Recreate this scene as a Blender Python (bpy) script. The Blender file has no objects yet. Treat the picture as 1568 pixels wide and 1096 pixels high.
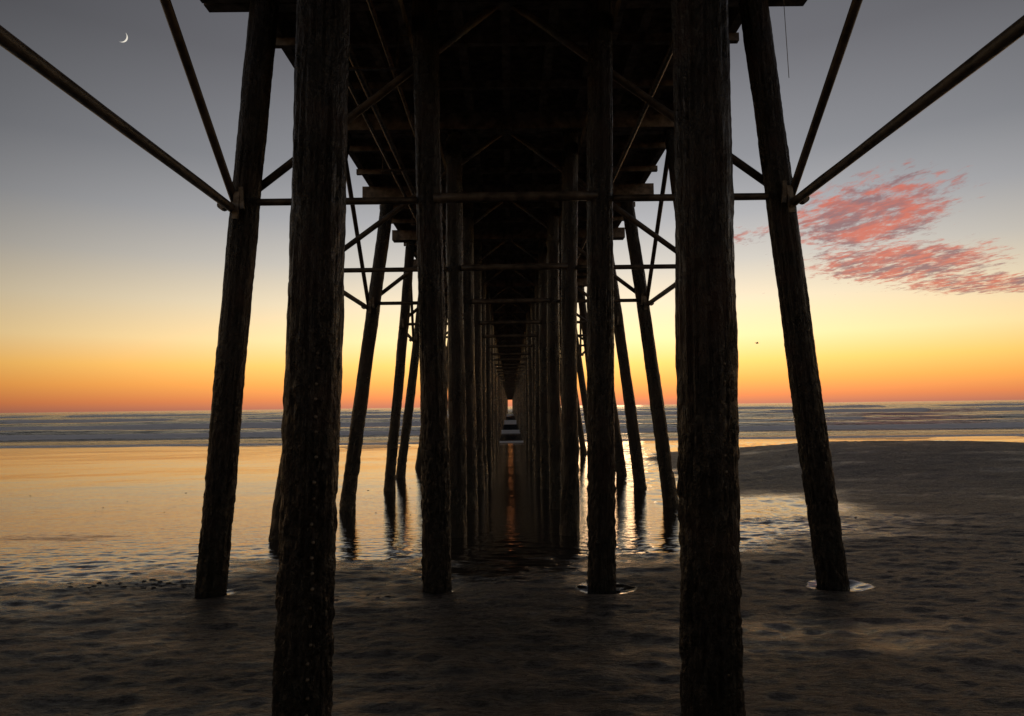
import bpy, math, random
import numpy as np
from mathutils import Vector, Matrix
random.seed(4)
S = bpy.context.scene
COL = S.collection

def lin(r, g, b):
    return tuple(((c/255.0)/12.92 if c/255.0 <= 0.04045 else ((c/255.0+0.055)/1.055)**2.4) for c in (r, g, b)) + (1.0,)

# ------------------------------------------------------------------ noise
def _h(i, j, k):
    v = np.sin(i*127.1 + j*311.7 + k*74.7)*43758.5453
    return v - np.floor(v)
def vnoise(x, y, z):
    x, y, z = np.broadcast_arrays(np.asarray(x, float), np.asarray(y, float), np.asarray(z, float))
    i, j, k = np.floor(x), np.floor(y), np.floor(z)
    fx, fy, fz = x-i, y-j, z-k
    fx = fx*fx*(3-2*fx); fy = fy*fy*(3-2*fy); fz = fz*fz*(3-2*fz)
    r = 0
    for a in (0, 1):
        wa = fx if a else 1-fx
        for b in (0, 1):
            wb = fy if b else 1-fy
            for c in (0, 1):
                wc = fz if c else 1-fz
                r = r + wa*wb*wc*_h(i+a, j+b, k+c)
    return r
def fbm(x, y, z=0.0, o=4):
    x = np.asarray(x, float); y = np.asarray(y, float)
    s, a, t = 0, 1.0, 0
    for n in range(o):
        s = s + a*vnoise(x*2**n+17.3*n, y*2**n+5.1*n, np.asarray(z, float)*2**n+n*3.7); t += a; a *= 0.5
    return s/t
def sst(a, b, x):
    t = np.clip((x-a)/(b-a), 0, 1)
    return t*t*(3-2*t)

# ------------------------------------------------------------------ mesh helpers
class MB:
    def __init__(s): s.v = []; s.f = []; s.n = 0
    def add(s, V, F):
        V = np.asarray(V, float); s.v.append(V)
        s.f.extend([[i+s.n for i in q] for q in F]); s.n += len(V)
    def obj(s, name, mat, parent=None, smooth=False):
        me = bpy.data.meshes.new(name)
        me.from_pydata(np.vstack(s.v).tolist(), [], s.f); me.update()
        if smooth: me.polygons.foreach_set("use_smooth", [True]*len(me.polygons))
        me.materials.append(mat)
        o = bpy.data.objects.new(name, me); COL.objects.link(o)
        if parent: o.parent = parent
        return o
def frame(p0, p1):
    d = np.array(p1, float)-np.array(p0, float); L = np.linalg.norm(d); d /= L
    up = np.array([0, 0, 1.0]) if abs(d[2]) < 0.9 else np.array([0, 1.0, 0])
    a = np.cross(up, d); a /= np.linalg.norm(a); b = np.cross(d, a)
    return d, a, b, L
def beam(mb, p0, p1, w, h):
    d, a, b, L = frame(p0, p1); p0 = np.array(p0, float); p1 = np.array(p1, float)
    V = []
    for p in (p0, p1):
        for sx, sy in ((-1, -1), (1, -1), (1, 1), (-1, 1)):
            V.append(p+a*sx*w/2+b*sy*h/2)
    mb.add(V, [(0, 3, 2, 1), (4, 5, 6, 7), (0, 1, 5, 4), (1, 2, 6, 5), (2, 3, 7, 6), (3, 0, 4, 7)])
def tube(mb, p0, p1, r0, r1=None, segs=12, rings=1, amp=0.0, seed=0, extra=None, bow=0.0):
    if r1 is None: r1 = r0
    d, a, b, L = frame(p0, p1); p0 = np.array(p0, float)
    t = np.linspace(0, 1, rings+1); th = np.arange(segs)*2*math.pi/segs
    T, TH = np.meshgrid(t, th, indexing='ij')
    R = r0+(r1-r0)*T
    if amp > 0:
        cx, cy, zz = np.cos(TH), np.sin(TH), T*L
        n = fbm(cx*1.6+seed*3.1, cy*1.6+seed*1.7, zz*0.7, 3)-0.5
        g = fbm(cx*9+seed, cy*9, zz*1.1+seed, 3)-0.5
        f = fbm(cx*8+seed, cy*8, zz*14, 3)-0.5
        R = R+amp*(0.8*n+0.9*g+0.42*f)
        if extra is not None: R = R+extra(TH, zz+p0[2], n, f)
    P = p0[None, None, :]+d*(T*L)[..., None]+a*(R*np.cos(TH))[..., None]+b*(R*np.sin(TH))[..., None]
    if bow: P = P+np.array([1.0, 0, 0])*(np.sin(T*math.pi*1.3+seed)*bow)[..., None]
    V = P.reshape(-1, 3); F = []
    for i in range(rings):
        for j in range(segs):
            k = (j+1) % segs
            F.append((i*segs+j, i*segs+k, (i+1)*segs+k, (i+1)*segs+j))
    F.append(tuple(reversed(range(segs)))); F.append(tuple(rings*segs+j for j in range(segs)))
    mb.add(V, F)
def gridmesh(name, X, Y, Z, mat, attrs=None, smooth=True):
    ny, nx = X.shape
    V = np.stack([X, Y, Z], -1).reshape(-1, 3)
    i = np.arange(ny-1)[:, None]*nx+np.arange(nx-1)[None, :]
    F = np.stack([i, i+1, i+nx+1, i+nx], -1).reshape(-1, 4)
    me = bpy.data.meshes.new(name)
    me.vertices.add(len(V)); me.vertices.foreach_set("co", V.ravel())
    me.loops.add(F.size); me.loops.foreach_set("vertex_index", F.ravel().astype(np.int32))
    me.polygons.add(len(F)); me.polygons.foreach_set("loop_start", np.arange(0, F.size, 4, dtype=np.int32))
    me.polygons.foreach_set("loop_total", np.full(len(F), 4, dtype=np.int32))
    me.update(); me.validate()
    me.polygons.foreach_set("use_smooth", [smooth]*len(me.polygons))
    for k, A in (attrs or {}).items():
        at = me.attributes.new(k, 'FLOAT', 'POINT'); at.data.foreach_set("value", A.ravel().astype(np.float32))
    me.materials.append(mat)
    o = bpy.data.objects.new(name, me); COL.objects.link(o); return o

# ------------------------------------------------------------------ node helpers
class NT:
    def __init__(s, name):
        s.m = bpy.data.materials.new(name); s.m.use_nodes = True; s.t = s.m.node_tree
        s.t.nodes.clear(); s.out = s.t.nodes.new('ShaderNodeOutputMaterial')
    def n(s, typ, **kw):
        nd = s.t.nodes.new(typ)
        for k, v in kw.items():
            if k.startswith('_'): setattr(nd, k[1:], v)
            else: s.put(nd.inputs[k.replace('__', ' ')], v)
        return nd
    def put(s, sock, v):
        if isinstance(v, bpy.types.NodeSocket): s.t.links.new(v, sock)
        else: sock.default_value = v
    def math(s, op, a, b=0.0, clamp=False):
        nd = s.t.nodes.new('ShaderNodeMath'); nd.operation = op; nd.use_clamp = clamp
        s.put(nd.inputs[0], a); s.put(nd.inputs[1], b); return nd.outputs[0]
    def noise(s, vec, scale, detail=4, rough=0.55, mapscale=None):
        if mapscale:
            mp = s.t.nodes.new('ShaderNodeMapping'); s.put(mp.inputs['Vector'], vec); mp.inputs['Scale'].default_value = mapscale
            vec = mp.outputs[0]
        nd = s.t.nodes.new('ShaderNodeTexNoise'); s.put(nd.inputs['Vector'], vec)
        nd.inputs['Scale'].default_value = scale; nd.inputs['Detail'].default_value = detail; nd.inputs['Roughness'].default_value = rough
        return nd.outputs['Fac']
    def rng(s, v, a, b, c, d, smooth=False):
        nd = s.t.nodes.new('ShaderNodeMapRange'); nd.clamp = True
        if smooth: nd.interpolation_type = 'SMOOTHSTEP'
        s.put(nd.inputs[0], v)
        for i, q in enumerate((a, b, c, d)): s.put(nd.inputs[i+1], q)
        return nd.outputs[0]
    def mix(s, f, a, b):
        nd = s.t.nodes.new('ShaderNodeMix'); nd.data_type = 'RGBA'
        s.put(nd.inputs[0], f); s.put(nd.inputs[6], a); s.put(nd.inputs[7], b); return nd.outputs[2]
    def bump(s, h, strength, dist, normal=None):
        nd = s.t.nodes.new('ShaderNodeBump'); s.put(nd.inputs['Height'], h); s.put(nd.inputs['Strength'], strength)
        s.put(nd.inputs['Distance'], dist)
        if normal is not None: s.put(nd.inputs['Normal'], normal)
        return nd.outputs[0]
    def principled(s, **kw):
        nd = s.t.nodes.new('ShaderNodeBsdfPrincipled')
        for k, v in kw.items(): s.put(nd.inputs[k.replace('_', ' ')], v)
        s.t.links.new(nd.outputs[0], s.out.inputs[0]); return nd
    def pos(s):
        return s.t.nodes.new('ShaderNodeNewGeometry').outputs['Position']
    def attr(s, name):
        nd = s.t.nodes.new('ShaderNodeAttribute'); nd.attribute_name = name; return nd.outputs['Fac']

# ------------------------------------------------------------------ materials
def mat_pile():
    m = NT('pile_timber'); p = m.pos()
    sep = m.n('ShaderNodeSeparateXYZ', Vector=p)
    grain = m.noise(p, 9, 4, 0.65, (5, 5, 0.45))
    blot = m.noise(p, 2.2, 3, 0.6)
    fine = m.noise(p, 26, 4, 0.75, (1, 1, 0.6))
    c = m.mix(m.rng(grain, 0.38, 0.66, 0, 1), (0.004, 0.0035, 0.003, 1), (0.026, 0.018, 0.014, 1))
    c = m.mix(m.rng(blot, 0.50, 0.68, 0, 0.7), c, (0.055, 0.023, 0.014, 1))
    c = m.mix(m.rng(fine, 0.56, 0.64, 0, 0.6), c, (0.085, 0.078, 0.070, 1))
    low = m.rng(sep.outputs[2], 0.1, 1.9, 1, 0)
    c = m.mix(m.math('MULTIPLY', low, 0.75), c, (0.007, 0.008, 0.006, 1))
    h = m.math('ADD', m.math('MULTIPLY', grain, 1.2), m.math('MULTIPLY', fine, 1.6))
    b = m.bump(h, 1.0, 0.06)
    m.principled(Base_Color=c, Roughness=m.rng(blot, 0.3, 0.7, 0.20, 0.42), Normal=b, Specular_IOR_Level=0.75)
    return m.m
def mat_timber(name, c0, c1, r=0.7):
    m = NT(name); p = m.pos()
    g = m.noise(p, 6, 3, 0.6)
    c = m.mix(m.rng(g, 0.35, 0.65, 0, 1), c0, c1)
    m.principled(Base_Color=c, Roughness=r, Normal=m.bump(g, 0.6, 0.02))
    return m.m
def mat_metal(name, c0, c1):
    m = NT(name); p = m.pos()
    g = m.noise(p, 12, 3, 0.7)
    m.principled(Base_Color=m.mix(m.rng(g, 0.4, 0.6, 0, 1), c0, c1), Roughness=0.5, Metallic=0.35, Normal=m.bump(g, 0.4, 0.01))
    return m.m
def mat_sand():
    m = NT('beach_sand'); p = m.pos(); wet_shade = m.attr('wet_shade')
    sep = m.n('ShaderNodeSeparateXYZ', Vector=p)
    n1 = m.noise(p, 1.0, 4, 0.6, (0.35, 0.9, 1))
    n2 = m.noise(p, 6, 5, 0.70, (0.5, 1.6, 1))
    n3 = m.noise(p, 22, 4, 0.8, (0.55, 1.4, 1))
    rip = m.noise(p, 3.6, 3, 0.6, (0.6, 2.0, 1))
    w = m.math('ADD', wet_shade, m.math('MULTIPLY', m.math('SUBTRACT', n2, 0.5), 0.9), False)
    w = m.math('ADD', w, m.math('MULTIPLY', m.math('SUBTRACT', n1, 0.5), 1.2), False)
    w = m.rng(w, 0.22, 0.74, 0, 1)
    dry = m.mix(m.rng(n1, 0.35, 0.65, 0, 1), (0.17, 0.150, 0.135, 1), (0.27, 0.24, 0.215, 1))
    dry = m.mix(m.rng(n2, 0.44, 0.58, 0, 0.65), dry, (0.050, 0.043, 0.038, 1))
    dry = m.mix(m.rng(n3, 0.48, 0.54, 0, 0.85), dry, (0.022, 0.019, 0.017, 1))
    c = m.mix(w, dry, (0.030, 0.023, 0.018, 1))
    rough = m.rng(w, 0, 1, 0.54, 0.03)
    h = m.math('ADD', m.math('MULTIPLY', rip, 0.3), m.math('ADD', m.math('MULTIPLY', n2, 0.9), m.math('MULTIPLY', n3, 0.8)))
    b1 = m.bump(h, m.rng(w, 0, 1, 1.0, 0.02), 0.10)
    calm = m.rng(sep.outputs[1], 9, 26, 0.34, 0.10)
    b = m.bump(rip, calm, 0.045, b1)
    m.principled(Base_Color=c, Roughness=rough, Normal=b, Specular_IOR_Level=m.rng(w, 0, 1, 0.26, 0.58), IOR=1.45)
    return m.m
def mat_sea():
    m = NT('sea_water'); p = m.pos(); foam = m.attr('foam')
    n1 = m.noise(p, 0.7, 4, 0.65, (0.5, 1.5, 1)); nf = m.noise(p, 0.9, 5, 0.7, (0.22, 1.7, 1))
    f = m.rng(m.math('ADD', foam, m.math('MULTIPLY', m.math('SUBTRACT', nf, 0.5), 0.8)), 0.38, 0.52, 0, 1)
    c = m.mix(f, (0.016, 0.021, 0.032, 1), (0.92, 0.91, 0.96, 1))
    m.principled(Base_Color=c, Roughness=m.rng(f, 0, 1, 0.14, 0.55), IOR=1.33, Normal=m.bump(n1, m.rng(f, 0, 1, 0.8, 0.3), 1.0),
                 Specular_IOR_Level=m.rng(f, 0, 1, 0.5, 0.8))
    return m.m
def mat_cloud():
    m = NT('cloud_painted_glow'); p = m.pos(); a = m.attr('cover')
    n = m.noise(p, 0.036, 8, 0.70, (1.0, 0.55, 1)); n2 = m.noise(p, 0.016, 5, 0.65, (1, 0.5, 1))
    v = m.math('ADD', a, m.math('MULTIPLY', m.math('SUBTRACT', n, 0.5), 3.0))
    al = m.rng(v, 0.42, 1.12, 0, 0.88, True)
    c = m.mix(m.rng(n2, 0.42, 0.60, 0, 1), lin(214, 112, 90), lin(146, 108, 110))
    em = m.n('ShaderNodeEmission', Color=c, Strength=1.0)  # sunset glow from below is painted as emission colour, not lit
    tr = m.t.nodes.new('ShaderNodeBsdfTransparent')
    mx = m.t.nodes.new('ShaderNodeMixShader'); m.put(mx.inputs[0], al)
    m.t.links.new(tr.outputs[0], mx.inputs[1]); m.t.links.new(em.outputs[0], mx.inputs[2]); m.t.links.new(mx.outputs[0], m.out.inputs[0])
    return m.m
def mat_plain(name, c, r=0.8):
    m = NT(name); n = m.noise(m.pos(), 14, 3)
    m.principled(Base_Color=m.mix(n, tuple(q*0.6 for q in c[:3])+(1,), c), Roughness=r); return m.m

PILE = mat_pile()
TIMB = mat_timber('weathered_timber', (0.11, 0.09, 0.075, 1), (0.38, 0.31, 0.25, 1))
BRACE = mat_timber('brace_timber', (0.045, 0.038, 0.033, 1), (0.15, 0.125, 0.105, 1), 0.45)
METAL = mat_metal('galvanised_fitting', (0.10, 0.08, 0.06, 1), (0.26, 0.23, 0.20, 1))

# ------------------------------------------------------------------ terrain profile
_yy = np.linspace(-4000, 9000, 130001)
_sl = np.where(_yy < -45, 0.0, 0.038)
_sl = np.where(_yy > 13, 0.038-(0.038-0.006)*sst(13, 19, _yy), _sl)
_sl = np.where(_yy > 50, 0.02, _sl); _sl = np.where(_yy > 200, 0.0005, _sl)
_zz = -np.cumsum(_sl)*(_yy[1]-_yy[0]); _zz -= np.interp(0, _yy, _zz)
SEA = float(np.interp(48.5, _yy, _zz))
PB = [(-0.865, 8, .26), (1.017, 8, .29), (3.708, 8, .31), (-3.465, 8, .24)]
def ground_z(X, Y):
    Z = np.interp(Y, _yy, _zz)
    m = sst(5.0, 14.0, X-0.15*(Y-28))*np.exp(-((Y-28)/8.0)**2)*(1-0.45*sst(17, 30, X))
    Z = Z+0.78*m
    Z = Z+(fbm(X*0.12, Y*0.2, 2.0)-0.5)*0.10*sst(8, 20, np.abs(Y-5)+np.abs(X)*0.6)*(1-sst(60, 120, Y))
    nr = (Y > -20) & (Y < 45)
    dryk = (1-0.88*sst(8, 13, Y)*(X < 3.5))
    Z = Z+np.where(nr, (fbm(X*1.1, Y*2.4, 5.0, 5)-0.5)*0.050*dryk, 0)
    Z = Z+np.where(nr, (fbm(X*4.5, Y*8.0, 6.0, 3)-0.5)*0.048*dryk, 0)
    for (bx, by, br) in PB:
        r = np.hypot(X-bx, (Y-by)*1.0)
        Z = Z-0.06*np.exp(-(r/br)**2*1.2)
    return Z
def axis(segs):
    out = []
    for a, b, n in segs: out.append(np.linspace(a, b, n, endpoint=False))
    return np.concatenate(out+[[segs[-1][1]]])
gx = axis([(-8000, -600, 8), (-600, -80, 14), (-80, -20, 40), (-20, -8, 80), (-8, 8, 400), (8, 20, 80), (20, 80, 50), (80, 600, 14), (600, 8000, 8)])
gy = axis([(-3500, -100, 8), (-100, -8, 30), (-8, 2, 30), (2, 14, 380), (14, 50, 170), (50, 90, 30), (90, 9000, 20)])
X, Y = np.meshgrid(gx, gy)
Z = ground_z(X, Y)
n1 = fbm(X*0.28, Y*0.55, 9.0, 4)-0.5
n2 = fbm(X*0.15, Y*0.5, 19.0, 3)-0.5
n4 = fbm(X*1.3, Y*1.9, 29.0, 3)-0.5
wet_shade = 0.36*sst(5.8, 8.8, Y+n1*6.0-0.25*np.clip(X, -4, 4))+0.80*sst(8.0, 12.6, Y+n1*6.0)
right = sst(3.0, 5.2, X-0.12*(Y-10)+n1*3)*(1-sst(34, 40, Y))
patch = np.exp(-(((X-6.2)/1.4)**2+((Y-15.5)/2.2)**2))+0.6*np.exp(-(((X-4.6)/1.6)**2+((Y-12.5)/1.2)**2))
wet_shade = wet_shade*(1-right*0.90)+right*np.clip(patch*1.1, 0, 1)
wet_shade = np.where(Y > 36, 1.4, wet_shade)
wet_shade = wet_shade-0.50*np.exp(-(((X+8.8)/3.0)**2+((Y-12.4)/0.9)**2))-0.35*np.exp(-(((X+3)/4.2)**2+((Y-22)/0.9)**2))  # first term draws a soft shadow streak as a matte, less wet patch
wet_shade = wet_shade+0.35*np.exp(-(((X+4.2)/1.2)**2+((Y-6.8)/1.0)**2))
wet_shade = wet_shade+0.45*sst(17, 24, Y)*(X < 4)
wet_shade = np.maximum(wet_shade, 0.06+n2*0.9)
for (bx, by, br) in PB:
    r = np.hypot(X-bx-0.06, (Y-by))
    wet_shade = np.maximum(wet_shade, 1.3*(1-sst(br*0.85, br*1.1, r+n4*0.5)))
gridmesh('ground', X, Y, Z, mat_sand(), {'wet_shade': np.clip(wet_shade, 0, 1.5)})

# ------------------------------------------------------------------ sea
sx = axis([(-9000, -700, 10), (-700, -160, 50), (-160, -60, 90), (-60, 60, 220), (60, 160, 90), (160, 700, 50), (700, 9000, 10)])
sy = axis([(42, 130, 340), (130, 260, 160), (260, 900, 110), (900, 9000, 30)])
X, Y = np.meshgrid(sx, sy)
Z = np.full_like(X, SEA); foam = np.zeros_like(X)
for k, (yc, A, w, fo) in enumerate([(51.5, .05, 1.2, 1.2), (57, .14, 1.4, 0.0), (64, .40, 1.7, 1.3), (78, .46, 2.2, 0.0), (94, .66, 2.8, 1.3), (125, .60, 3.5, 0.0), (158, .85, 4.5, 1.3), (215, .7, 6, 0.0), (290, 1.0, 9, 1.1), (430, 1.0, 12, 0.5)]):
    c = yc+(fbm(X/55.0+k*9, 0*X+k, k*1.0, 3)-0.5)*yc*0.10
    u = c-Y
    a = A*(0.50+1.0*fbm(X/30.0+k*5, 0*X, k*2.3, 3))
    Z += a*np.where(u > 0, np.exp(-(u/w)**2), np.exp(-(u/(w*2.0))**2))
    br = sst(0.32, 0.44, fbm(X/24.0+k*31, 0*X+2, k*7.7, 3)) if k > 2 else 1.0
    fm = np.where(u > 0, np.exp(-(u/(w*1.2))**2), np.exp(-(u/(w*0.8))**2))
    foam = np.maximum(foam, fm*br*fo)
Z += (fbm(X/5.0, Y/2.5, 3.0, 3)-0.5)*0.20*sst(50, 90, Y)*(1-sst(500, 900, Y))
gridmesh('sea', X, Y, Z, mat_sea(), {'foam': foam})

# ------------------------------------------------------------------ pier
pier = bpy.data.objects.new('wooden_pier', None); COL.objects.link(pier)
piles, caps, deck, girts, fit, rail, pipes, bolts = MB(), MB(), MB(), MB(), MB(), MB(), MB(), MB()
ROW = 4.0; N0, N1 = -6, 62
CAPZ0, CAPZ1 = 6.70, 7.0
spec = {  # row: (x at ground, x at cap) for inner left, inner right, outer left, outer right
 0: [(-1.21, -1.05), (1.11, 1.24), (-3.95, -2.92), (4.05, 3.08)],
 1: [(-0.868, -0.970), (1.017, 1.163), (-3.455, -2.935), (3.700, 3.020)],
 2: [(-0.943, -0.925), (1.013, 1.150), (-4.00, -2.95), (3.78, 2.95)],
 3: [(-0.96, -0.97), (1.04, 1.06), (-3.78, -2.88), (3.70, 2.85)],
 4: [(-0.95, -0.95), (1.03, 1.02), (-3.52, -2.90), (3.76, 2.92)]}
def crust(TH, z, n, f):
    k = 1-sst(0.6, 2.4, z)
    return k*(0.018*np.clip(n, -.1, 1)+0.032*f)+0.004*(z < 2.5)
rows = list(range(N0, N1+1))
for ri in rows:
    y = (ri+1)*ROW
    sp = spec.get(ri)
    if sp is None:
        j = lambda s: random.uniform(-s, s)
        sp = [(-0.95+j(.07), -0.95+j(.05)), (1.04+j(.07), 1.03+j(.05)), (-3.72+j(.16), -2.92+j(.05)), (3.76+j(.12), 2.95+j(.05))]
    near = ri in (0, 1); mid = 2 <= ri <= 6
    for q, (xb, xt) in enumerate(sp):
        zg = float(ground_z(np.array([[xb]]), np.array([[y]]))[0, 0]); zb = min(zg, SEA)-0.6 if y > 40 else zg-0.4
        zt = CAPZ0+0.002
        xbb = xb+(xb-xt)*(zg-zb)/(zt-zg)
        r = {0: 0.154, 1: 0.152}.get(ri, 0.15+random.uniform(-.012, .012))
        if ri == 0 and q == 1: r = 0.163
        if ri == 1 and q > 1: r = 0.163
        yj = random.uniform(-.06, .06) if ri > 1 else 0
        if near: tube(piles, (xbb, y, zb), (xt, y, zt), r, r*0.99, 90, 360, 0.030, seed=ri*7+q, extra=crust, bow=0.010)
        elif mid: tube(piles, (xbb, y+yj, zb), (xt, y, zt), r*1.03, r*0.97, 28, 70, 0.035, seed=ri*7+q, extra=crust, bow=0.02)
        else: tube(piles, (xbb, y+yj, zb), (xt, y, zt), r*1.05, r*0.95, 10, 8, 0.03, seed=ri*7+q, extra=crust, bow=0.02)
        if 2 <= ri <= 12:
            sl = (xt-xb)/(zt-zg); h = random.uniform(.35, .8)
            tube(piles, (xb-sl*.2, y+yj, zg-.2), (xb+sl*h, y+yj, zg+h), r*1.25, r*1.02, 22, 16, 0.07, seed=ri*3+q)
    ce = 3.68 if ri <= 1 else 3.46+random.uniform(-.05, .08)
    for dy, dh in ((-.10, .004), (.10, .010)):
        beam(caps, (-ce, y+dy, (CAPZ0+CAPZ1)/2), (ce+.04, y+dy, (CAPZ0+CAPZ1)/2), 0.16, CAPZ1-CAPZ0-dh)
    def xo(side, z):
        xb, xt = sp[3 if side > 0 else 2]; return xt+(xb-xt)*(zt-z)/(zt+.3)
    gz = 4.23+random.uniform(-.02, .02)*(ri > 1)
    if ri != 0:
        L, R = xo(-1, gz), xo(1, gz)
        tube(girts, (L-.1, y-.02, gz), (sp[0][1]-.05, y-.02, gz), 0.042, None, 10, 4, 0.006, seed=ri)
        tube(girts, (sp[0][1]+.1, y-.10, gz), (sp[1][1]-.1, y-.10, gz+.01), 0.058, None, 12, 6, 0.010, seed=ri+3)
        tube(girts, (sp[1][1]+.05, y-.02, gz), (R+.1, y-.02, gz), 0.042, None, 10, 4, 0.006, seed=ri)
    dz = 4.38
    for s in (-1, 1):
        x0 = xo(s, dz)
        tube(girts, (x0, y+.13, dz), (s*0.10, y+.13, 6.74), 0.048, None, 10, 3, 0.006, seed=ri+s)
        beam(fit, (x0-s*.02, y-.19, 4.10), (x0-s*.0, y-.19, 4.36), 0.05, 0.03)
    if ri % 2 == 1 and ri-1 >= N0:
        for s in (-1, 1):
            prev = spec.get(ri-1, None)
            def xp(z):
                xb, xt = (prev[3 if s > 0 else 2]) if prev else (s*3.74, s*2.93)
                return xt+(xb-xt)*(zt-z)/(zt+.3)
            xc = {(-1): 3.10, 1: 3.20}[s] if ri == 1 else abs(xp(4.1))
            off = s*0.10
            tube(girts, (xo(s, 4.12)+off, y+.15, 4.12), (s*xc+off*0.2, y-ROW-.3, 4.10), 0.050, None, 14, 12, 0.008, seed=ri)
            tube(girts, (xo(s, 4.2)+off, y-.05, 4.2), (xp(6.75)+off*.6, y-ROW+.05, 6.78), 0.045, None, 14, 10, 0.006, seed=ri+2)
            beam(fit, (xo(s, 4.12)+s*.04, y-.20, 3.98), (xo(s, 4.12)+s*.02, y-.20, 4.30), 0.07, 0.03)
            tube(fit, (xo(s, 4.12)+off*1.6, y-.30, 4.12), (xo(s, 4.12)+off*1.6, y-.20, 4.12), 0.05, None, 12)
# stringers, planks, joists
ya, yb = (N0+1)*ROW-1.2, (N1+1)*ROW+1.2
for i, x in enumerate(np.linspace(-3.2, 3.2, 11)):
    yy = ya
    while yy < yb:
        e = min(yy+8.0, yb)
        beam(deck, (x, yy, 7.17), (x+random.uniform(-.01, .01), e-.02, 7.17), 0.13, 0.335+random.uniform(-.006, .0)); yy = e
yy = ya
while yy < yb:
    w = 0.24
    beam(deck, (-3.35+random.uniform(-.03, .03), yy+w/2, 7.382+random.uniform(-.003, .003)), (3.35+random.uniform(-.03, .03), yy+w/2, 7.382), w-.014, 0.07); yy += w
for ri in rows:
    y = (ri+1)*ROW
    for dy in (1.33, 2.67): beam(caps, (-3.3, y+dy, 6.94), (3.3, y+dy, 6.94), 0.09, 0.115)
    for x in (-1.22, 1.34):
        beam(caps, (x, y+.02, 6.38), (x, y+ROW-.02, 6.38), 0.07, 0.2)
    for x in (-0.1, 0.12): beam(fit, (x, y-.215, 6.62), (x, y-.215, 6.98), 0.06, 0.02)
for x, z, r in ((-2.05, 6.45, .05), (-2.28, 6.48, .035), (2.2, 6.47, .045), (-1.6, 6.56, .03)):
    tube(pipes, (x, ya, z), (x, yb, z), r, None, 10, 40)
for ri in rows:
    y = (ri+1)*ROW
    beam(fit, (-2.45, y+1, 6.38), (-1.45, y+1, 6.38), 0.05, 0.03)
    for x in (-2.42, -1.48): beam(fit, (x, y+1, 6.40), (x, y+1, 7.0), 0.03, 0.03)
for s in (-1, 1):
    for z in (7.75, 8.05, 8.38): beam(rail, (s*3.38, ya, z), (s*3.38, yb, z), 0.05, 0.09)
    yy = ya+.1
    while yy < yb: beam(rail, (s*3.30, yy, 7.42), (s*3.30, yy, 8.42), 0.09, 0.09); yy += 2.0
for (xb, xt, ang) in ((-1.21, -1.05, -62), (1.11, 1.24, -68)):
    z = 0.1
    while z < 2.1:
        xx = xb+(xt-xb)*(z+.15)/6.85; a = math.radians(ang+random.uniform(-3, 3)); r = .158
        p0 = (xx+math.cos(a)*(r-.01), 4+math.sin(a)*(r-.01), z); p1 = (xx+math.cos(a)*(r+.012), 4+math.sin(a)*(r+.012), z)
        tube(bolts, p0, p1, 0.013, 0.008, 8); z += random.choice((.085, .09, .1, .14))
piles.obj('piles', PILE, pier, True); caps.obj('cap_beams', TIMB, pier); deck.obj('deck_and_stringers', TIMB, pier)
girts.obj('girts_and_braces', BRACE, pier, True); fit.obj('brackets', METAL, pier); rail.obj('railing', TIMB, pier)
pipes.obj('utility_pipes', METAL, pier, True); bolts.obj('bolt_heads', METAL, pier, True)
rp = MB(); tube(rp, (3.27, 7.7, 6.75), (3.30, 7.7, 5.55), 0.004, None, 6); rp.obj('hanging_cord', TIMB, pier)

# ------------------------------------------------------------------ beach debris
db = MB()
def lump(x, y, r, fl):
    z = float(ground_z(np.array([[x]]), np.array([[y]]))[0, 0])
    th = np.arange(7)*2*math.pi/7; V = [(x, y, z+r*fl)]
    for rr, hh in ((0.6, .7), (1.0, -.2)):
        for t in th:
            q = r*rr*random.uniform(.5, 1.3); V.append((x+q*math.cos(t)*1.8, y+q*math.sin(t), z+r*fl*hh))
    F = [(0, 1+i, 1+(i+1) % 7) for i in range(7)]+[(1+i, 8+i, 8+(i+1) % 7, 1+(i+1) % 7) for i in range(7)]
    db.add(V, F)
for cx, cy, s, n in ((-4.5, 8.4, .35, 46), (-7, 8.8, .8, 26), (-1.7, 7.6, .3, 8), (5.5, 8.6, 1.2, 14), (-9, 18, 5, 25), (9, 13, 4, 20)):
    for _ in range(n): lump(random.gauss(cx, s), random.gauss(cy, s*.45), random.uniform(.008, .028), random.uniform(.2, .5))
db.obj('seaweed_debris', mat_plain('seaweed', (0.03, 0.022, 0.015, 1), .6))

# ------------------------------------------------------------------ cloud
cx = np.linspace(250, 2100, 70); cy = np.linspace(600, 2500, 70)
X, Y = np.meshgrid(cx, cy)
def ell(a, b, ra, rb, k=0):
    dy = Y-b; dx = X-a-k*dy
    return 1.05*(1-sst(0.35, 1.25, np.sqrt((dx/ra)**2+(dy/rb)**2)))
cov = np.maximum.reduce([ell(600, 1120, 160, 290, .3), ell(880, 1500, 270, 280, .4), 0.9*ell(1250, 1760, 330, 220, .5), 0.60*ell(440, 1230, 70, 100)])
gridmesh('cloud', X, Y, 300+12*fbm(X/90, Y/90, 1.0, 3), mat_cloud(), {'cover': cov})

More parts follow.
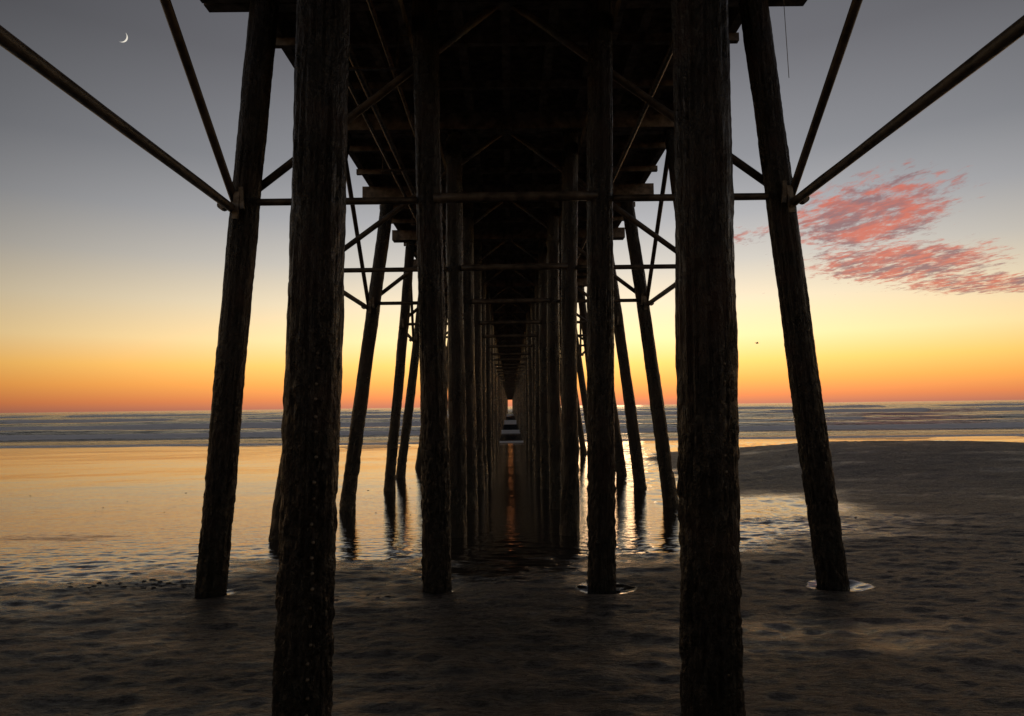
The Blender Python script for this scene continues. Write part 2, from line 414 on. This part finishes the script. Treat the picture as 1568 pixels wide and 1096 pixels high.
# ------------------------------------------------------------------ moon (crescent)
cam_loc = Vector((0, 0, 1.77))
def direction(u, v): return Vector((u, 1.0, v)).normalized()
md = direction(-0.582, 0.567); D = 3000; R = 19
mp = cam_loc+md*D
rt = md.cross(Vector((0, 0, 1))).normalized(); up = rt.cross(md)
mb = MB(); V = []; n = 28
for i in range(n+1):
    a = -math.pi/2+math.pi*i/n
    for k in (1.0, 0.74):
        x = math.cos(a)*R*k; y = math.sin(a)*R
        ca, sa = math.cos(math.radians(-28)), math.sin(math.radians(-28))
        V.append(tuple(mp+rt*(x*ca-y*sa)+up*(x*sa+y*ca)))
F = [(2*i, 2*i+1, 2*i+3, 2*i+2) for i in range(n)]
mb.add(V, F)
mm = NT('moonlit_surface'); e = mm.n('ShaderNodeEmission', Color=(1, .93, .8, 1), Strength=0.85); mm.t.links.new(e.outputs[0], mm.out.inputs[0])
mb.obj('crescent_moon', mm.m)

# ------------------------------------------------------------------ seagull
bd = direction(0.365, 0.088); bp = cam_loc+bd*90
sg = MB(); tube(sg, tuple(bp+Vector((-.18, 0, 0))), tuple(bp), 0.03, 0.07, 8); tube(sg, tuple(bp), tuple(bp+Vector((.2, 0, .02))), 0.07, 0.02, 8)
for s in (-1, 1):
    a = bp+Vector((0, 0, .04)); b = bp+Vector((-.03, s*.3, .14)); c = bp+Vector((-.15, s*.55, .08))
    w = Vector((.1, 0, 0))
    sg.add([tuple(a-w), tuple(a+w), tuple(b+w*.8), tuple(b-w*.8), tuple(c)], [(0, 1, 2, 3), (3, 2, 4)])
sg.obj('seagull', mat_plain('gull_feathers', (0.3, 0.3, 0.3, 1)))

# ------------------------------------------------------------------ world
W = bpy.data.worlds.new("World"); S.world = W; W.use_nodes = True
t = W.node_tree; t.nodes.clear(); Lk = t.links.new
out = t.nodes.new('ShaderNodeOutputWorld')
tc = t.nodes.new('ShaderNodeTexCoord')
sep = t.nodes.new('ShaderNodeSeparateXYZ'); Lk(tc.outputs['Generated'], sep.inputs[0])
ramp = t.nodes.new('ShaderNodeValToRGB'); Lk(sep.outputs[2], ramp.inputs[0])
stops = [(0.0, (152, 94, 74)), (0.012, (186, 110, 66)), (0.034, (212, 142, 70)), (0.060, (222, 169, 90)), (0.095, (214, 185, 134)), (0.145, (190, 175, 148)), (0.20, (158, 153, 145)), (0.26, (130, 130, 132)), (0.33, (105, 106, 110)), (0.45, (80, 80, 84)), (0.62, (62, 63, 68)), (1.0, (50, 52, 58))]
el = ramp.color_ramp.elements
el[0].position = stops[0][0]; el[0].color = lin(*stops[0][1]); el[1].position = 1.0; el[1].color = lin(*stops[-1][1])
for p, c in stops[1:-1]:
    e = el.new(p); e.color = lin(*c)
cmb = t.nodes.new('ShaderNodeCombineXYZ'); Lk(sep.outputs[0], cmb.inputs[0]); Lk(sep.outputs[1], cmb.inputs[1])
nm = t.nodes.new('ShaderNodeVectorMath'); nm.operation = 'NORMALIZE'; Lk(cmb.outputs[0], nm.inputs[0])
AZ = math.radians(7)
dt = t.nodes.new('ShaderNodeVectorMath'); dt.operation = 'DOT_PRODUCT'; Lk(nm.outputs[0], dt.inputs[0]); dt.inputs[1].default_value = (math.sin(AZ), math.cos(AZ), 0)
mr = t.nodes.new('ShaderNodeMapRange'); mr.clamp = True; Lk(dt.outputs['Value'], mr.inputs[0])
for i, v in enumerate((0.66, 1.0, 0.85, 2.1)): mr.inputs[i+1].default_value = v
mul = t.nodes.new('ShaderNodeVectorMath'); mul.operation = 'SCALE'; Lk(ramp.outputs[0], mul.inputs[0]); Lk(mr.outputs[0], mul.inputs['Scale'])
bg = t.nodes.new('ShaderNodeBackground'); Lk(mul.outputs[0], bg.inputs[0]); bg.inputs[1].default_value = 1.0
sky = t.nodes.new('ShaderNodeTexSky'); sky.sky_type = 'NISHITA'; sky.sun_disc = False
sky.sun_elevation = math.radians(1.0); sky.sun_rotation = AZ
bg2 = t.nodes.new('ShaderNodeBackground'); Lk(sky.outputs[0], bg2.inputs[0]); bg2.inputs[1].default_value = 0.003
ad = t.nodes.new('ShaderNodeAddShader'); Lk(bg.outputs[0], ad.inputs[0]); Lk(bg2.outputs[0], ad.inputs[1]); Lk(ad.outputs[0], out.inputs[0])

sl = bpy.data.lights.new('sun', 'SUN'); sl.energy = 0.06; sl.angle = math.radians(8); sl.color = (1, .62, .34)
so = bpy.data.objects.new('sun', sl); COL.objects.link(so)
sd = Vector((math.sin(AZ), math.cos(AZ), math.tan(math.radians(2))))
so.rotation_euler = sd.to_track_quat('Z', 'Y').to_euler()

# ------------------------------------------------------------------ camera
cd = bpy.data.cameras.new('camera'); cd.lens = 24; cd.sensor_width = 36; cd.clip_start = 0.05; cd.clip_end = 30000
co = bpy.data.objects.new('camera', cd); COL.objects.link(co)
co.matrix_world = Matrix.Translation(cam_loc) @ Matrix.Rotation(math.radians(-0.216), 4, 'Z') @ Matrix.Rotation(math.radians(94.05), 4, 'X') @ Matrix.Rotation(math.radians(-0.73), 4, 'Z')
S.camera = co
S.view_settings.view_transform = 'Standard'; S.view_settings.look = 'None'; S.view_settings.exposure = 0
